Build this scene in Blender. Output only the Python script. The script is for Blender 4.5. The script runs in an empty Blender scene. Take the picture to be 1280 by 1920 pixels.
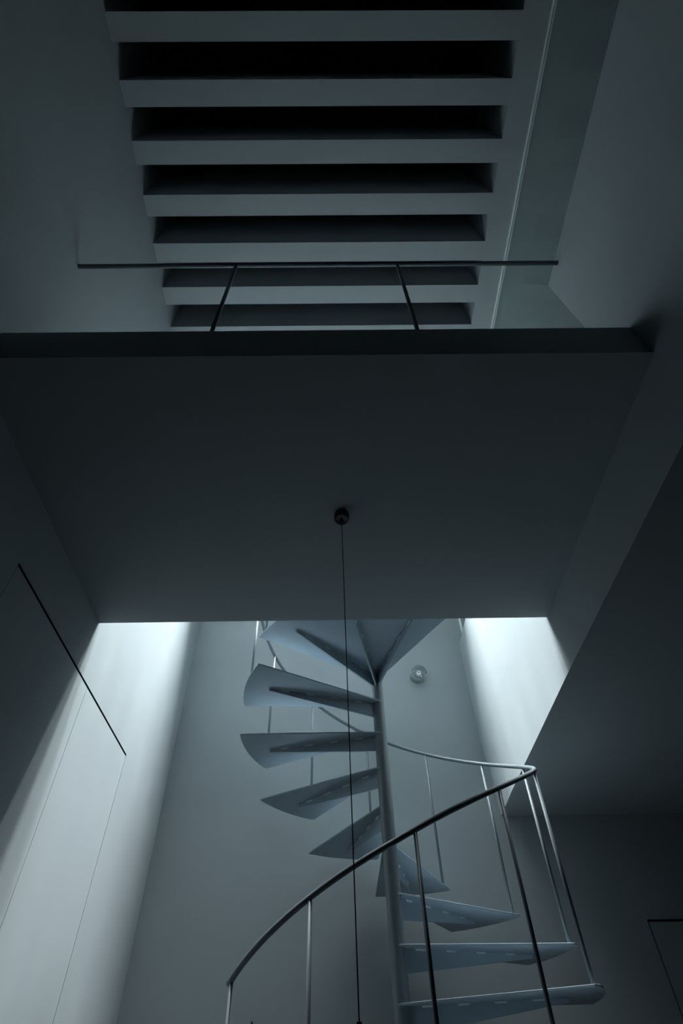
import bpy, bmesh, math
from mathutils import Vector, Matrix

sc = bpy.context.scene
COL = sc.collection
E = 0.951                                   # eye height above the floor; levels below were measured from the eye
EXPO = 0.0

# ------------------------------------------------------------------ helpers
def bm_box(bm, x0, x1, y0, y1, z0, z1, bevel=0.0):
    v = [bm.verts.new((x, y, z)) for x in (x0, x1) for y in (y0, y1) for z in (z0, z1)]
    fs = [(0, 1, 3, 2), (4, 6, 7, 5), (0, 4, 5, 1), (2, 3, 7, 6), (0, 2, 6, 4), (1, 5, 7, 3)]
    faces = [bm.faces.new([v[i] for i in f]) for f in fs]
    if bevel:
        es = list({e for f in faces for e in f.edges})
        bmesh.ops.bevel(bm, geom=es, offset=bevel, segments=2, affect='EDGES', profile=0.5)

def bm_tube(bm, pts, r, seg=16, cap=True):
    """a round bar swept along points"""
    pts = [Vector(p) for p in pts]
    rings = []
    prev_n = None
    for i, p in enumerate(pts):
        a = pts[max(i - 1, 0)]; b = pts[min(i + 1, len(pts) - 1)]
        t = (b - a).normalized()
        if prev_n is None:
            ref = Vector((0, 0, 1)) if abs(t.z) < 0.9 else Vector((1, 0, 0))
            n = (ref - t * ref.dot(t)).normalized()
        else:
            n = (prev_n - t * prev_n.dot(t)).normalized()
        prev_n = n
        bn = t.cross(n)
        rr = r[i] if isinstance(r, (list, tuple)) else r
        rings.append([bm.verts.new(p + (n * math.cos(2 * math.pi * k / seg) + bn * math.sin(2 * math.pi * k / seg)) * rr)
                      for k in range(seg)])
    for A, B in zip(rings, rings[1:]):
        for k in range(seg):
            f = bm.faces.new((A[k], A[(k + 1) % seg], B[(k + 1) % seg], B[k])); f.smooth = True
    if cap:
        bm.faces.new(list(reversed(rings[0]))); bm.faces.new(rings[-1])

def bm_lathe(bm, prof, seg=40, M=None):
    """profile of (radius, height) turned round z; M places it"""
    M = M or Matrix()
    rings = []
    for r, h in prof:
        if r < 1e-6:
            rings.append([bm.verts.new(M @ Vector((0, 0, h)))])
        else:
            rings.append([bm.verts.new(M @ Vector((r * math.cos(2 * math.pi * k / seg), r * math.sin(2 * math.pi * k / seg), h)))
                          for k in range(seg)])
    for A, B in zip(rings, rings[1:]):
        for k in range(seg):
            k2 = (k + 1) % seg
            if len(A) == 1 and len(B) == 1: continue
            if len(A) == 1: f = bm.faces.new((A[0], B[k2], B[k]))
            elif len(B) == 1: f = bm.faces.new((A[k], A[k2], B[0]))
            else: f = bm.faces.new((A[k], A[k2], B[k2], B[k]))
            f.smooth = True

def bm_prism(bm, outline, z0, z1):
    lo = [bm.verts.new((x, y, z0)) for x, y in outline]
    hi = [bm.verts.new((x, y, z1)) for x, y in outline]
    n = len(outline)
    bm.faces.new(list(reversed(lo))); bm.faces.new(hi)
    for i in range(n):
        bm.faces.new((lo[i], lo[(i + 1) % n], hi[(i + 1) % n], hi[i]))

def mesh(name, bm, mats, parent=None, loc=(0, 0, 0), autosmooth=False):
    bmesh.ops.recalc_face_normals(bm, faces=bm.faces)
    me = bpy.data.meshes.new(name); bm.to_mesh(me); bm.free()
    for m in (mats if isinstance(mats, (list, tuple)) else [mats]): me.materials.append(m)
    if autosmooth: me.set_sharp_from_angle(angle=math.radians(35))
    o = bpy.data.objects.new(name, me); COL.objects.link(o)
    o.location = loc
    if parent: o.parent = parent
    return o

def tag(o, label, cat, group=None, kind=None):
    o['label'] = label; o['category'] = cat
    if group: o['group'] = group
    if kind: o['kind'] = kind
    return o

def thing(name, label, cat, loc=(0, 0, 0), group=None, kind=None):
    o = bpy.data.objects.new(name, None); COL.objects.link(o); o.location = loc
    o.empty_display_size = 0.1
    return tag(o, label, cat, group, kind)

def struct(name, bm, mats, label, cat):
    return tag(mesh(name, bm, mats), label, cat, kind='structure')

# ------------------------------------------------------------------ materials
def mat(name, col, rough=0.8, metal=0.0, noise=0.04, scale=3.0, bump=0.0, bscale=120.0, spec=0.3):
    m = bpy.data.materials.new(name); m.use_nodes = True
    nt = m.node_tree; b = nt.nodes['Principled BSDF']
    b.inputs['Roughness'].default_value = rough; b.inputs['Metallic'].default_value = metal
    b.inputs['Specular IOR Level'].default_value = spec
    tc = nt.nodes.new('ShaderNodeTexCoord')
    nz = nt.nodes.new('ShaderNodeTexNoise'); nz.inputs['Scale'].default_value = scale; nz.inputs['Detail'].default_value = 5
    nt.links.new(tc.outputs['Object'], nz.inputs['Vector'])
    cr = nt.nodes.new('ShaderNodeValToRGB')
    cr.color_ramp.elements[0].position = 0.3; cr.color_ramp.elements[1].position = 0.7
    cr.color_ramp.elements[0].color = (*[c * (1 - noise) for c in col], 1)
    cr.color_ramp.elements[1].color = (*[min(1, c * (1 + noise)) for c in col], 1)
    nt.links.new(nz.outputs['Fac'], cr.inputs['Fac']); nt.links.new(cr.outputs['Color'], b.inputs['Base Color'])
    if bump:
        n2 = nt.nodes.new('ShaderNodeTexNoise'); n2.inputs['Scale'].default_value = bscale; n2.inputs['Detail'].default_value = 3
        nt.links.new(tc.outputs['Object'], n2.inputs['Vector'])
        bp = nt.nodes.new('ShaderNodeBump'); bp.inputs['Strength'].default_value = bump; bp.inputs['Distance'].default_value = 0.002
        nt.links.new(n2.outputs['Fac'], bp.inputs['Height']); nt.links.new(bp.outputs['Normal'], b.inputs['Normal'])
    return m

PLASTER = mat('grey_plaster', (0.328, 0.360, 0.374), 0.9, noise=0.025, scale=2.2, bump=0.05, spec=0.15)
LEAF = mat('painted_door', (0.328, 0.360, 0.374), 0.75, noise=0.02, scale=2.0, spec=0.2)
GAP = mat('dark_gap', (0.012, 0.014, 0.016), 0.9, spec=0.05)  # near-black stands in for the shade inside the door gaps
ROOFIN = mat('slot_shade_board', (0.02, 0.022, 0.024), 0.9, spec=0.05)  # near-black stands in for the deep shade at the slot tops
PALEF = mat('pale_bounce', (0.42, 0.46, 0.46), 0.6, noise=0.03, scale=4, spec=0.2)  # for the reflector strip added on the landing
DARKW = mat('dark_low_bounce', (0.035, 0.037, 0.04), 0.9, noise=0.03, scale=2.2, spec=0.1)  # kept dark to cut bounce light from unseen walls and floors
FLOORM = mat('dark_wood_floor', (0.065, 0.065, 0.066), 0.55, noise=0.12, scale=6)
STEEL = mat('blue_grey_painted_steel', (0.25, 0.31, 0.355), 0.5, noise=0.03, scale=8, spec=0.35)
BAR = mat('dark_grey_painted_bar', (0.11, 0.132, 0.147), 0.5, noise=0.03, scale=8, spec=0.3)
POLEM = mat('grey_painted_pole', (0.15, 0.185, 0.21), 0.38, noise=0.03, scale=8, spec=0.5)
WELD = mat('weld_seam', (0.42, 0.48, 0.52), 0.5, noise=0.08, scale=60, spec=0.5)
BLACKG = mat('black_gloss', (0.006, 0.006, 0.007), 0.15, spec=0.6)
CORDM = mat('black_cord', (0.008, 0.008, 0.009), 0.7)
ALU = mat('pale_metal_channel', (0.8, 0.84, 0.84), 0.5, noise=0.02)
RIMM = mat('rim_highlight', (0.62, 0.68, 0.69), 0.2, noise=0.01, spec=0.6)  # pale colour painted in as the highlight on the glass edges
CHROME = mat('chrome', (0.42, 0.47, 0.49), 0.15, metal=1.0, noise=0.02)
PORC = mat('white_porcelain', (0.75, 0.77, 0.78), 0.3, noise=0.01, spec=0.5)

def glass(name, tint, refl=0.5):
    m = bpy.data.materials.new(name); m.use_nodes = True
    nt = m.node_tree; nt.nodes.clear()
    out = nt.nodes.new('ShaderNodeOutputMaterial')
    tr = nt.nodes.new('ShaderNodeBsdfTransparent'); tr.inputs['Color'].default_value = (*tint, 1)
    gl = nt.nodes.new('ShaderNodeBsdfGlossy'); gl.inputs['Roughness'].default_value = 0.03
    fr = nt.nodes.new('ShaderNodeFresnel'); fr.inputs['IOR'].default_value = 1.45
    mu = nt.nodes.new('ShaderNodeMath'); mu.operation = 'MULTIPLY'; mu.inputs[1].default_value = refl
    mx = nt.nodes.new('ShaderNodeMixShader')
    nt.links.new(fr.outputs['Fac'], mu.inputs[0]); nt.links.new(mu.outputs[0], mx.inputs['Fac'])
    nt.links.new(tr.outputs[0], mx.inputs[1]); nt.links.new(gl.outputs[0], mx.inputs[2])
    nt.links.new(mx.outputs[0], out.inputs['Surface'])
    return m
PANE = glass('green_tinted_pane', (0.965, 0.99, 0.982), 0.06)
CLEAR = glass('clear_glass', (0.985, 0.99, 0.99), 0.7)

# ------------------------------------------------------------------ levels and plan (metres)
XL, XR = -1.254, 1.168                      # side walls
D = 4.1354                                  # back wall
Y0 = -2.6                                   # wall behind the viewer
XE = 4.6                                    # far side of the rooms on the right
HS = 4.2 / 4.3999                           # ceiling level against its first estimate
H = 4.2 + E                               # underside of the ceiling beams
ZS = 1.536 + E                              # underside of the floor on the right
ZB, ZT = 1.892 + E, 2.116 + E               # landing slab
ZF = ZT                                     # finished upper floor
ZP = 3.0486 + E                             # top of the half-height wall
DN, DF = 0.8485, 2.3327                     # landing edges
BS, SLW, B0 = 0.3008 * HS, 0.1292 * HS, -0.0766 * HS       # beam spacing, beam width, far edge of slot 0
XBR = 1.1457 * HS
XBL = XL * HS                                # right end of the slots
BD = 0.80                                   # beam depth
KMIN, KMAX = -4, 13
KSKY = 8                                    # slots lit from here on; first one, above the landing, added to brighten beams

# ------------------------------------------------------------------ room shell
bm = bmesh.new(); bm_box(bm, XL - .2, XE + .2, Y0 - .2, D + .2, -.2, 0)
struct('floor', bm, FLOORM, 'dark floor of the room below the staircase', 'floor')

# left wall with a recess for two flush doors
d0, d1, dm, dz = 1.5659, 3.2106, 2.4576, 1.5846 + E
bm = bmesh.new()
bm_box(bm, XL - .2, XL, Y0 - .2, d0, 0, H + BD)
bm_box(bm, XL - .2, XL, d1, D + .2, 0, H + BD)
bm_box(bm, XL - .2, XL, d0, d1, dz, H + BD)
bm_box(bm, XL - .2, XL - .06, d0, d1, 0, dz)
# above the landing the wall leans in very slightly towards the ceiling
zl0 = 3.02 + E
w6 = [bm.verts.new(q) for y in (Y0, 2.30) for q in ((XL - .01, y, zl0), (XL, y, zl0), (XBL, y, H), (XBL, y, H + BD), (XL - .01, y, H + BD))]
for i in range(5): bm.faces.new((w6[i], w6[(i + 1) % 5], w6[5 + (i + 1) % 5], w6[5 + i]))
bm.faces.new(w6[:5]); bm.faces.new(w6[5:])
wl = struct('wall_left', bm, PLASTER, 'tall grey plastered left wall with a bright band of daylight', 'wall')
bm = bmesh.new()
bm_box(bm, XL - .059, XL - .052, d0 + .0005, d1 - .0005, 0.002, dz - .0005)
bm_box(bm, XL - .06, XL - .012, d0 + .0003, d1 - .0003, dz - .0012, dz - .0003)
bm_box(bm, XL - .012, XL - .0008, d0 + .0003, d1 - .0003, dz - .0012, dz - .0003)
mesh('gap_shade', bm, GAP, wl)  # dark strips drawn in as the shade around the leaves
def door_leaf(name, y0, y1, label, gl, gr):
    b = bmesh.new(); bm_box(b, XL - .045, XL - .0005, y0 + gl, y1 - gr, 0.008, dz - .013, 0.0008)
    return struct(name, b, LEAF, label, 'door')
door_leaf('door_1', d0, dm, 'flush grey door leaf in the left wall, the one in shadow nearer the landing edge', .003, .0013)
door_leaf('door_2', dm, d1, 'flush grey door leaf in the left wall, the daylit one nearer the back wall', .0013, .003)

# back wall with a flush door at the far right
rx, rz = 1.979, 0.895 + E
rx2 = rx + 0.85
bm = bmesh.new()
bm_box(bm, XL, rx, D, D + .2, 0, H + BD)
bm_box(bm, rx2, XE + .2, D, D + .2, 0, H + BD)
bm_box(bm, rx, rx2, D, D + .2, rz, H + BD)
bm_box(bm, rx, rx2, D + .06, D + .2, 0, rz)
wb = struct('wall_back', bm, PLASTER, 'grey plastered back wall behind the spiral staircase', 'wall')
bm = bmesh.new(); bm_box(bm, rx + .0005, rx2 - .0005, D + .052, D + .059, .002, rz - .0005)
bm_box(bm, rx + .0003, rx2 - .0003, D + .0008, D + .051, rz - .0012, rz - .0003)
bm_box(bm, rx + .0003, rx + .0012, D + .0008, D + .051, .002, rz - .0013)
mesh('gap_shade', bm, GAP, wb)  # shade of the door gap put in as dark strips
bm = bmesh.new(); bm_box(bm, rx + .0075, rx2 - .0075, D + .0005, D + .045, .008, rz - .013, .0008)
struct('door_3', bm, LEAF, 'dark flush door in the back wall right of the staircase', 'door')

# wall behind the viewer and the far right wall
bm = bmesh.new(); bm_box(bm, XL, XE + .2, Y0 - .2, Y0, 0, H + BD)
struct('wall_front', bm, DARKW, 'dark grey wall behind the viewer', 'wall')
bm = bmesh.new(); bm_box(bm, XE, XE + .2, Y0, D, 0, H)
struct('wall_right_outer', bm, DARKW, 'dark grey outer wall of the rooms on the right', 'wall')

# right wall: half-height wall above the floor on the right, with an opening off the landing
YO0, YO1 = 0.9965, 1.95
WT = 0.28
def soff(y):                                # lower arris of the wall, a little out of true towards the back
    pts = [(Y0, 1.162), (2.3, 1.165), (3.1, 1.177), (3.7, 1.185), (D, 1.203)]
    for (a, b), (c, d) in zip(pts, pts[1:]):
        if y <= c: return b + (d - b) * (y - a) / (c - a)
    return pts[-1][1]
bm = bmesh.new()
ys = [Y0, YO0, YO1, 2.3, 2.7, 3.1, 3.4, 3.7, 3.95, D]
def strip(zlo, zhi, xlo, xhi, ylist, thick):
    prev = None
    for y in ylist:
        r = [bm.verts.new((xlo(y), y, zlo)), bm.verts.new((xhi(y), y, zhi)),
             bm.verts.new((XR + thick, y, zhi)), bm.verts.new((XR + thick, y, zlo))]
        if prev:
            for k in range(4):
                bm.faces.new((prev[k], prev[(k + 1) % 4], r[(k + 1) % 4], r[k]))
        else: bm.faces.new(r)
        prev = r
    bm.faces.new(prev)
xr = lambda y: XR
strip(ZS, ZF, soff, xr, ys, WT)
strip(ZF, ZP, xr, xr, [Y0, YO0], WT)
strip(ZF, ZP, xr, xr, [YO1, 2.3, 3.1, 3.7, D], WT)
struct('wall_right', bm, PLASTER, 'half-height grey right wall, brightly daylit beside the staircase', 'wall')

bm = bmesh.new(); bm_box(bm, XR + WT, XE, Y0, D, ZS, ZF)
cl = struct('ceiling_lower', bm, PLASTER, 'low dark soffit over the right side of the lower room', 'ceiling')
bm = bmesh.new(); bm_box(bm, XR + WT + .001, XE - .001, Y0 + .001, D - .001, ZF + .0002, ZF + .004)
mesh('bounce_damper', bm, DARKW, cl)  # unseen dark sheet added to damp bounce in the right-hand upper room

# landing slab
bm = bmesh.new(); bm_box(bm, XL, XR, DN, DF, ZB, ZT)
ls = struct('floor_landing', bm, PLASTER, 'wide landing slab with a dark front edge across the picture', 'landing')

bm = bmesh.new(); bm_box(bm, XL + .001, XR - .001, DN + .045, 1.74, ZT + .0002, ZT + .004)
mesh('bounce_damper', bm, DARKW, ls)  # unseen dark sheet added on the slab to cut bounce upstairs
bm = bmesh.new(); bm_box(bm, XL + .001, XR - .001, 1.742, DF - .001, ZT + .0002, ZT + .004)
mesh('bounce_strip', bm, PALEF, ls)  # unseen pale strip added to bounce skylight up onto the beams

# ceiling: plain parts round the slots, roof boards above
yA = B0 + KMIN * BS - (BS - SLW)            # near end of the slotted area
yB = B0 + KMAX * BS                         # far end
bm = bmesh.new()
bm_box(bm, XBR, XE + .2, Y0, D, H, H + BD)
bm_box(bm, XL, XBR, Y0, yA, H, H + BD)
bm_box(bm, XL, XBR, yB, D, H, H + BD)
struct('ceiling', bm, PLASTER, 'grey upper ceiling around the row of dark slots', 'ceiling')
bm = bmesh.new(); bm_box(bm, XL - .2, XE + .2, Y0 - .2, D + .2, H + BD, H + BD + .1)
struct('ceiling_roof', bm, ROOFIN, 'roof boarding above the ceiling slots, blackened for their shade', 'roof')

# ------------------------------------------------------------------ ceiling beams, one object each
ORD = {1: 'first', 2: 'second', 3: 'third', 4: 'fourth', 5: 'fifth', 6: 'sixth', 7: 'seventh', 8: 'eighth', 9: 'ninth', 10: 'tenth'}
SPECIAL = {6: 'pale ceiling beam showing only as a thin bright strip above the dark landing edge',
           5: 'pale ceiling beam just under the handrail, crossed by both railing posts',
           4: 'grey ceiling beam just above the landing handrail',
           3: 'grey ceiling beam, second above the landing handrail',
           2: 'dim grey ceiling beam, third above the landing handrail',
           1: 'dim grey ceiling beam, fourth above the landing handrail',
           0: 'darkest ceiling beam, fifth above the landing handrail, near the top of the picture'}
bmb = bmesh.new(); bm_box(bmb, XL, XBR, 0, SLW, 0, BD)
beam0 = None
for k in range(KMIN, KMAX):
    y = B0 + k * BS
    if beam0 is None:
        o = beam0 = mesh('ceiling_beam', bmb, PLASTER, None)
    else:
        o = beam0.copy(); COL.objects.link(o)
    o.location = (0, y, H)
    if k in SPECIAL: lab = SPECIAL[k]
    elif k > 6: lab = 'ceiling beam under the skylight, %s from the back wall' % ORD[KMAX - k]
    else: lab = 'dark ceiling beam over the viewer, %s beyond the top of the picture' % ORD[-k]
    tag(o, lab, 'ceiling beam', 'row of deep ceiling beams', 'thing')

# ------------------------------------------------------------------ daylight through the skylight slots
for k in range(KSKY, KMAX + 1):
    L = bpy.data.lights.new('skylight_daylight', 'AREA'); L.shape = 'RECTANGLE'
    L.size = XBR - XL - .02; L.size_y = (BS - SLW) * .86
    L.energy = 285; L.color = (0.900, 0.980, 0.992)
    lo = bpy.data.objects.new('skylight_daylight', L); COL.objects.link(lo)
    lo.location = ((XL + XBR) / 2, B0 + k * BS - (BS - SLW) / 2, H + BD - .01)

# ------------------------------------------------------------------ glass partition on the half-height wall
GX = 1.3166 * HS
gp = thing('glass_partition', 'clear glass screen in a pale channel above the right half-height wall', 'glass screen', (GX, 1.0, ZP))
def gpart(name, m, boxes):
    b = bmesh.new()
    for q in boxes: bm_box(b, q[0] - GX, q[1] - GX, q[2] - 1.0, q[3] - 1.0, q[4] - ZP, q[5] - ZP)
    return mesh(name, b, m, gp)
gpart('ceiling_channel', ALU, [(GX - .011, GX - .003, Y0 + .01, D - .002, H - .012, H - .0002), (GX + .003, GX + .011, Y0 + .01, D - .002, H - .012, H - .0002)])
gpart('wall_channel', ALU, [(1.216, 1.232, D - .012, D - .0005, ZP + .0005, H - .007)])
gpart('pane', PANE, [(GX - .0028, GX + .0028, Y0 + .02, D - .002, ZP + .001, H - .0005)])

# ------------------------------------------------------------------ landing railing
RY, RZ = 0.8704, 2.9985 + E
lr = thing('landing_railing', 'thin dark steel railing with two posts on the landing edge', 'railing', (0, RY, ZT))
bm = bmesh.new(); bm_tube(bm, [(XL + .001, 0, RZ - ZT), (-.4, 0, RZ - ZT), (.4, 0, RZ - ZT), (XR - .001, 0, RZ - ZT)], .0112)
mesh('handrail', bm, BAR, lr)
for x in (-.459, .353):
    bm = bmesh.new(); bm_tube(bm, [(0, 0, 0), (0, 0, RZ - ZT - .009)], .0085)
    mesh('post', bm, BAR, lr, (x, 0, 0))

# ------------------------------------------------------------------ spiral staircase
SS = 0.968
PX, PY = 0.3067 * SS, 3.3187 * SS
R, TH0, DTH, H0, RISE, OV = 0.899 * SS, -29.96, 30.07, 0.3935 * SS + E, 0.2241 * SS, 32.1
RR, PR, TT = 0.868 * SS, 0.0385, 0.009
RIBA, RIBL = 16.0, 0.744 * SS
st = thing('spiral_staircase', 'blue-grey steel spiral staircase rising to the landing around a slim pole', 'spiral staircase', (PX, PY, 0))
rad = math.radians
def pol(r, a): return (r * math.cos(rad(a)), r * math.sin(rad(a)))
NT = 8                                       # index of the landing plate
bm = bmesh.new(); bm_lathe(bm, [(0, .0), (.11, .0), (.11, .010), (PR, .012), (PR, H0 + NT * RISE - .001), (0, H0 + NT * RISE - .001)], 40)
mesh('pole', bm, POLEM, st, autosmooth=True)

def rib_bm(seed=0):
    """tapered plate along +x under a tread, with weld beads along its top"""
    b = bmesh.new()
    t = .0045
    x0, x1 = PR - .004, RIBL
    pts = [(x0, -.0005), (x1, -.0005), (x1, -.016), (x0, -.098)]
    a = [b.verts.new((x, -t, z)) for x, z in pts]; c = [b.verts.new((x, t, z)) for x, z in pts]
    b.faces.new(a); b.faces.new(list(reversed(c)))
    for i in range(4): b.faces.new((a[i], c[i], c[(i + 1) % 4], a[(i + 1) % 4]))
    n0 = len(b.faces)
    for s in (-1, 1):
        for x in (.10, .26, .42, .58):
            x += .012 * s
            w = .055
            v = [b.verts.new(p) for p in ((x, s * t, -.0008), (x + w, s * t, -.0008), (x + w, s * (t + .006), -.0008), (x, s * (t + .006), -.0008),
                                          (x + .004, s * t, -.0075), (x + w - .004, s * t, -.0075))]
            for f in ((0, 1, 2, 3), (3, 2, 5, 4), (0, 3, 4), (1, 5, 2), (0, 4, 5, 1)):
                fc = b.faces.new([v[i] for i in f]); fc.material_index = 1
    return b

def tread_outline():
    """nosing along angle 0, arc to OV, rounded outer corner; both edges run tangent to the pole"""
    o = [(.0, -PR)]
    c = .022
    o += [(R - c, -.004 - .0)]
    for k in range(4):
        a = k / 3 * math.pi / 2
        o.append((R - c + c * math.sin(a) - .0006, -.004 + c - c * math.cos(a)))
    a0 = math.degrees((c + .002) / R)
    for k in range(1, 15): o.append(pol(R, a0 + (OV - a0) * k / 14))
    o.append(pol(PR, OV + 90))
    o.append((-PR * .8, -PR * .1))
    return o
bmt = bmesh.new(); bm_prism(bmt, tread_outline(), 0, TT)
bmesh.ops.bevel(bmt, geom=[e for e in bmt.edges if all(v.co.z > TT * .9 for v in e.verts)], offset=.0022, segments=2, affect='EDGES', profile=.5)
tread0 = rib0 = None
def rotz(o, a): o.rotation_euler = (0, 0, rad(a))
for i in range(-5, NT):
    if tread0 is None:
        t = tread0 = mesh('tread', bmt, STEEL, st)
        rb = rib0 = mesh('rib', rib_bm(), [STEEL, WELD], t)
        rotz(rb, RIBA)
    else:
        t = tread0.copy(); COL.objects.link(t); t.parent = st
        rb = rib0.copy(); COL.objects.link(rb); rb.parent = t
    t.location = (0, 0, H0 + i * RISE); rotz(t, TH0 + i * DTH)

# landing plate: a quarter-round steel plate that meets the slab, three ribs
aA = TH0 + NT * DTH                          # 210.6
out = [pol(.0, 0)]
out = [(PR * math.cos(rad(aA - 90)), PR * math.sin(rad(aA - 90)))]
aend = None
yS = DF - PY + .001                          # slab edge in stair coordinates
k = 0
while True:
    a = aA + k * 2.0
    p = pol(R, a)
    if p[1] < yS + .0 or a > 262: break
    out.append(p); k += 1
out.append((out[-1][0] + .0, yS))
ex = .037
xe = None
# right edge runs parallel to angle -60, offset outwards from the pole
dirx, diry = math.cos(rad(-60)), math.sin(rad(-60))
qx, qy = -diry * ex, dirx * ex
tt = (yS - qy) / diry
out.append((qx + dirx * tt, yS)); out.append((qx, qy)); out.append((0, PR))
bm = bmesh.new(); bm_prism(bm, out, 0, TT)
lp = mesh('landing_plate', bm, STEEL, st, (0, 0, H0 + NT * RISE))
for a in (224.6, 255.4, 287.3):
    rb = rib0.copy(); COL.objects.link(rb); rb.parent = lp; rotz(rb, a)

# handrail and balusters
def railz(a): return 1.31 * SS + E + RISE * (a + 27.8) / DTH + 0.0004 * max(0.0, -a - 95)
aS, aE = -149.6, 213.5
pts = []
n = 150
for k in range(n + 1):
    a = aS + (aE - aS) * k / n
    pts.append((*pol(RR, a), railz(a)))
bm = bmesh.new(); bm_tube(bm, pts, .0120, 16)
mesh('handrail', bm, BAR, st)
bmb = bmesh.new(); bm_tube(bmb, [(0, 0, 0), (0, 0, .885)], .0083, 14)
bal0 = None
for i in range(-4, NT + 1):
    a = TH0 + i * DTH + 2.2
    if bal0 is None: b = bal0 = mesh('baluster', bmb, BAR, st)
    else:
        b = bal0.copy(); COL.objects.link(b); b.parent = st
    zb = H0 + i * RISE + TT * .6
    b.location = (*pol(RR, a), zb)
    b.scale = (1, 1, (railz(a) - .006 - zb) / .885)

# ------------------------------------------------------------------ pendant hung from the landing
cx, cy = 0.050, 1.590
pe = thing('pendant_lamp', 'black pendant hanging on a long thin cord from the landing underside', 'pendant lamp', (cx, cy, ZB))
bm = bmesh.new(); bm_lathe(bm, [(0, -.0003), (.033, -.0003), (.0335, -.03), (.030, -.036), (.008, -.038), (.006, -.05), (0, -.05)], 40)
mesh('canopy', bm, BLACKG, pe, autosmooth=True)
bm = bmesh.new(); bm_tube(bm, [(0, 0, -.045), (0, 0, -.9), (0, 0, -1.735)], .0016, 8)
mesh('cord', bm, CORDM, pe)
bm = bmesh.new(); bm_lathe(bm, [(0, -1.727), (.0062, -1.7275), (.0065, -1.75), (.019, -1.758), (.019, -1.81), (.016, -1.815), (0, -1.815)], 30)
mesh('socket', bm, BLACKG, pe, autosmooth=True)

# ------------------------------------------------------------------ glass wall lamp on the back wall
lx, lz = 0.7439, 2.690 + E
wsn = thing('wall_lamp', 'small unlit glass cylinder lamp on the back wall right of the pole', 'wall lamp', (lx, D, lz))
M = Matrix.Rotation(rad(90), 4, 'X')         # local z -> -y, out of the wall
def lath(name, prof, m, parent=wsn, seg=40):
    b = bmesh.new(); bm_lathe(b, prof, seg, M); return mesh(name, b, m, parent, autosmooth=True)
lath('wall_plate', [(0, .0006), (.048, .0006), (.050, .004), (.050, .012), (.046, .0155), (0, .0155)], CHROME)
lath('glass_shade', [(.030, .0156), (.074, .0156), (.0765, .018), (.0765, .105), (.0755, .107), (.0725, .107), (.0715, .105), (.0715, .0205), (.069, .019), (.030, .019)], CLEAR)
def ring(y, r):
    return [(r - .0014, y), (r + .0003, y - .0006), (r + .0016, y), (r + .0003, y + .0012), (r - .0014, y)]
lath('rim_glint', ring(.1075, .074), RIMM)  # thin pale ring added as the bright glint of the glass edge
lath('rim_glint', ring(.0165, .0755), RIMM)
sk = lath('socket_stem', [(0, .015), (.012, .015), (.010, .03), (.010, .055), (.017, .058), (.017, .066), (0, .066)], CHROME)
lath('bulb_socket', [(0, .066), (.019, .066), (.020, .085), (.018, .094), (.008, .094), (.007, .08), (0, .08)], PORC)
bm = bmesh.new()
for dx in (-.006, .006): bm_box(bm, dx - .003, dx + .003, -.0955, -.0935, -.003, .003)
mesh('socket_hole', bm, BLACKG, wsn)

# ------------------------------------------------------------------ small hook on the back wall at the lower edge of the picture
hk = thing('wall_hook', 'small rounded grey wall hook low on the back wall by the bottom edge', 'hook', (-.482, D, .399 + E))
bm = bmesh.new()
o2 = [(-.015, -.03), (.015, -.03)] + [(.015 * math.cos(math.pi * k / 12), .030 + .015 * math.sin(math.pi * k / 12)) for k in range(13)]
bm_prism(bm, o2, .0005, .004); bm.transform(M)
mesh('hook_plate', bm, STEEL, hk)
bm = bmesh.new(); bm_tube(bm, [(.003, -.003, .030), (.003, -.026, .028), (.003, -.032, .034)], .0045, 10)
mesh('peg', bm, BLACKG, hk)

# ------------------------------------------------------------------ world and camera
w = bpy.data.worlds.new('world'); w.use_nodes = True; sc.world = w
w.node_tree.nodes['Background'].inputs['Color'].default_value = (0.5, 0.6, 0.65, 1)
w.node_tree.nodes['Background'].inputs['Strength'].default_value = 0.3

PITCH, YAW, ROLL, F, CX, CY = rad(46.8811), rad(0.7014), rad(1.1961), 1031.98, -11.63, 60.46
ca, sa, cw, sw, cr_, sr = math.cos(PITCH), math.sin(PITCH), math.cos(YAW), math.sin(YAW), math.cos(ROLL), math.sin(ROLL)
ex_ = Vector((cw, -sw, 0)); ey_ = Vector((sw, cw, 0)); ez_ = Vector((0, 0, 1))
fwd = ey_ * ca + ez_ * sa
up0 = -ey_ * sa + ez_ * ca
right = ex_ * cr_ - up0 * sr
up = ex_ * sr + up0 * cr_
cam = bpy.data.cameras.new('camera'); co = bpy.data.objects.new('camera', cam); COL.objects.link(co)
mw = Matrix((( right.x, up.x, -fwd.x, 0), (right.y, up.y, -fwd.y, 0), (right.z, up.z, -fwd.z, E), (0, 0, 0, 1)))
co.matrix_world = mw
cam.sensor_fit = 'HORIZONTAL'; cam.sensor_width = 24.0; cam.sensor_height = 36.0
cam.lens = F / 1280 * 24.0
cam.shift_x = -CX / 1280; cam.shift_y = CY / 1280
cam.clip_start = 0.02
sc.camera = co

sc.view_settings.view_transform = 'Standard'; sc.view_settings.look = 'None'
sc.view_settings.gamma = 1.0; sc.view_settings.use_curve_mapping = False
sc.view_settings.exposure = EXPO
sc.cycles.use_denoising = True
sc.cycles.max_bounces = 16; sc.cycles.diffuse_bounces = 12; sc.cycles.transparent_max_bounces = 16
sc.cycles.sample_clamp_indirect = 0.0
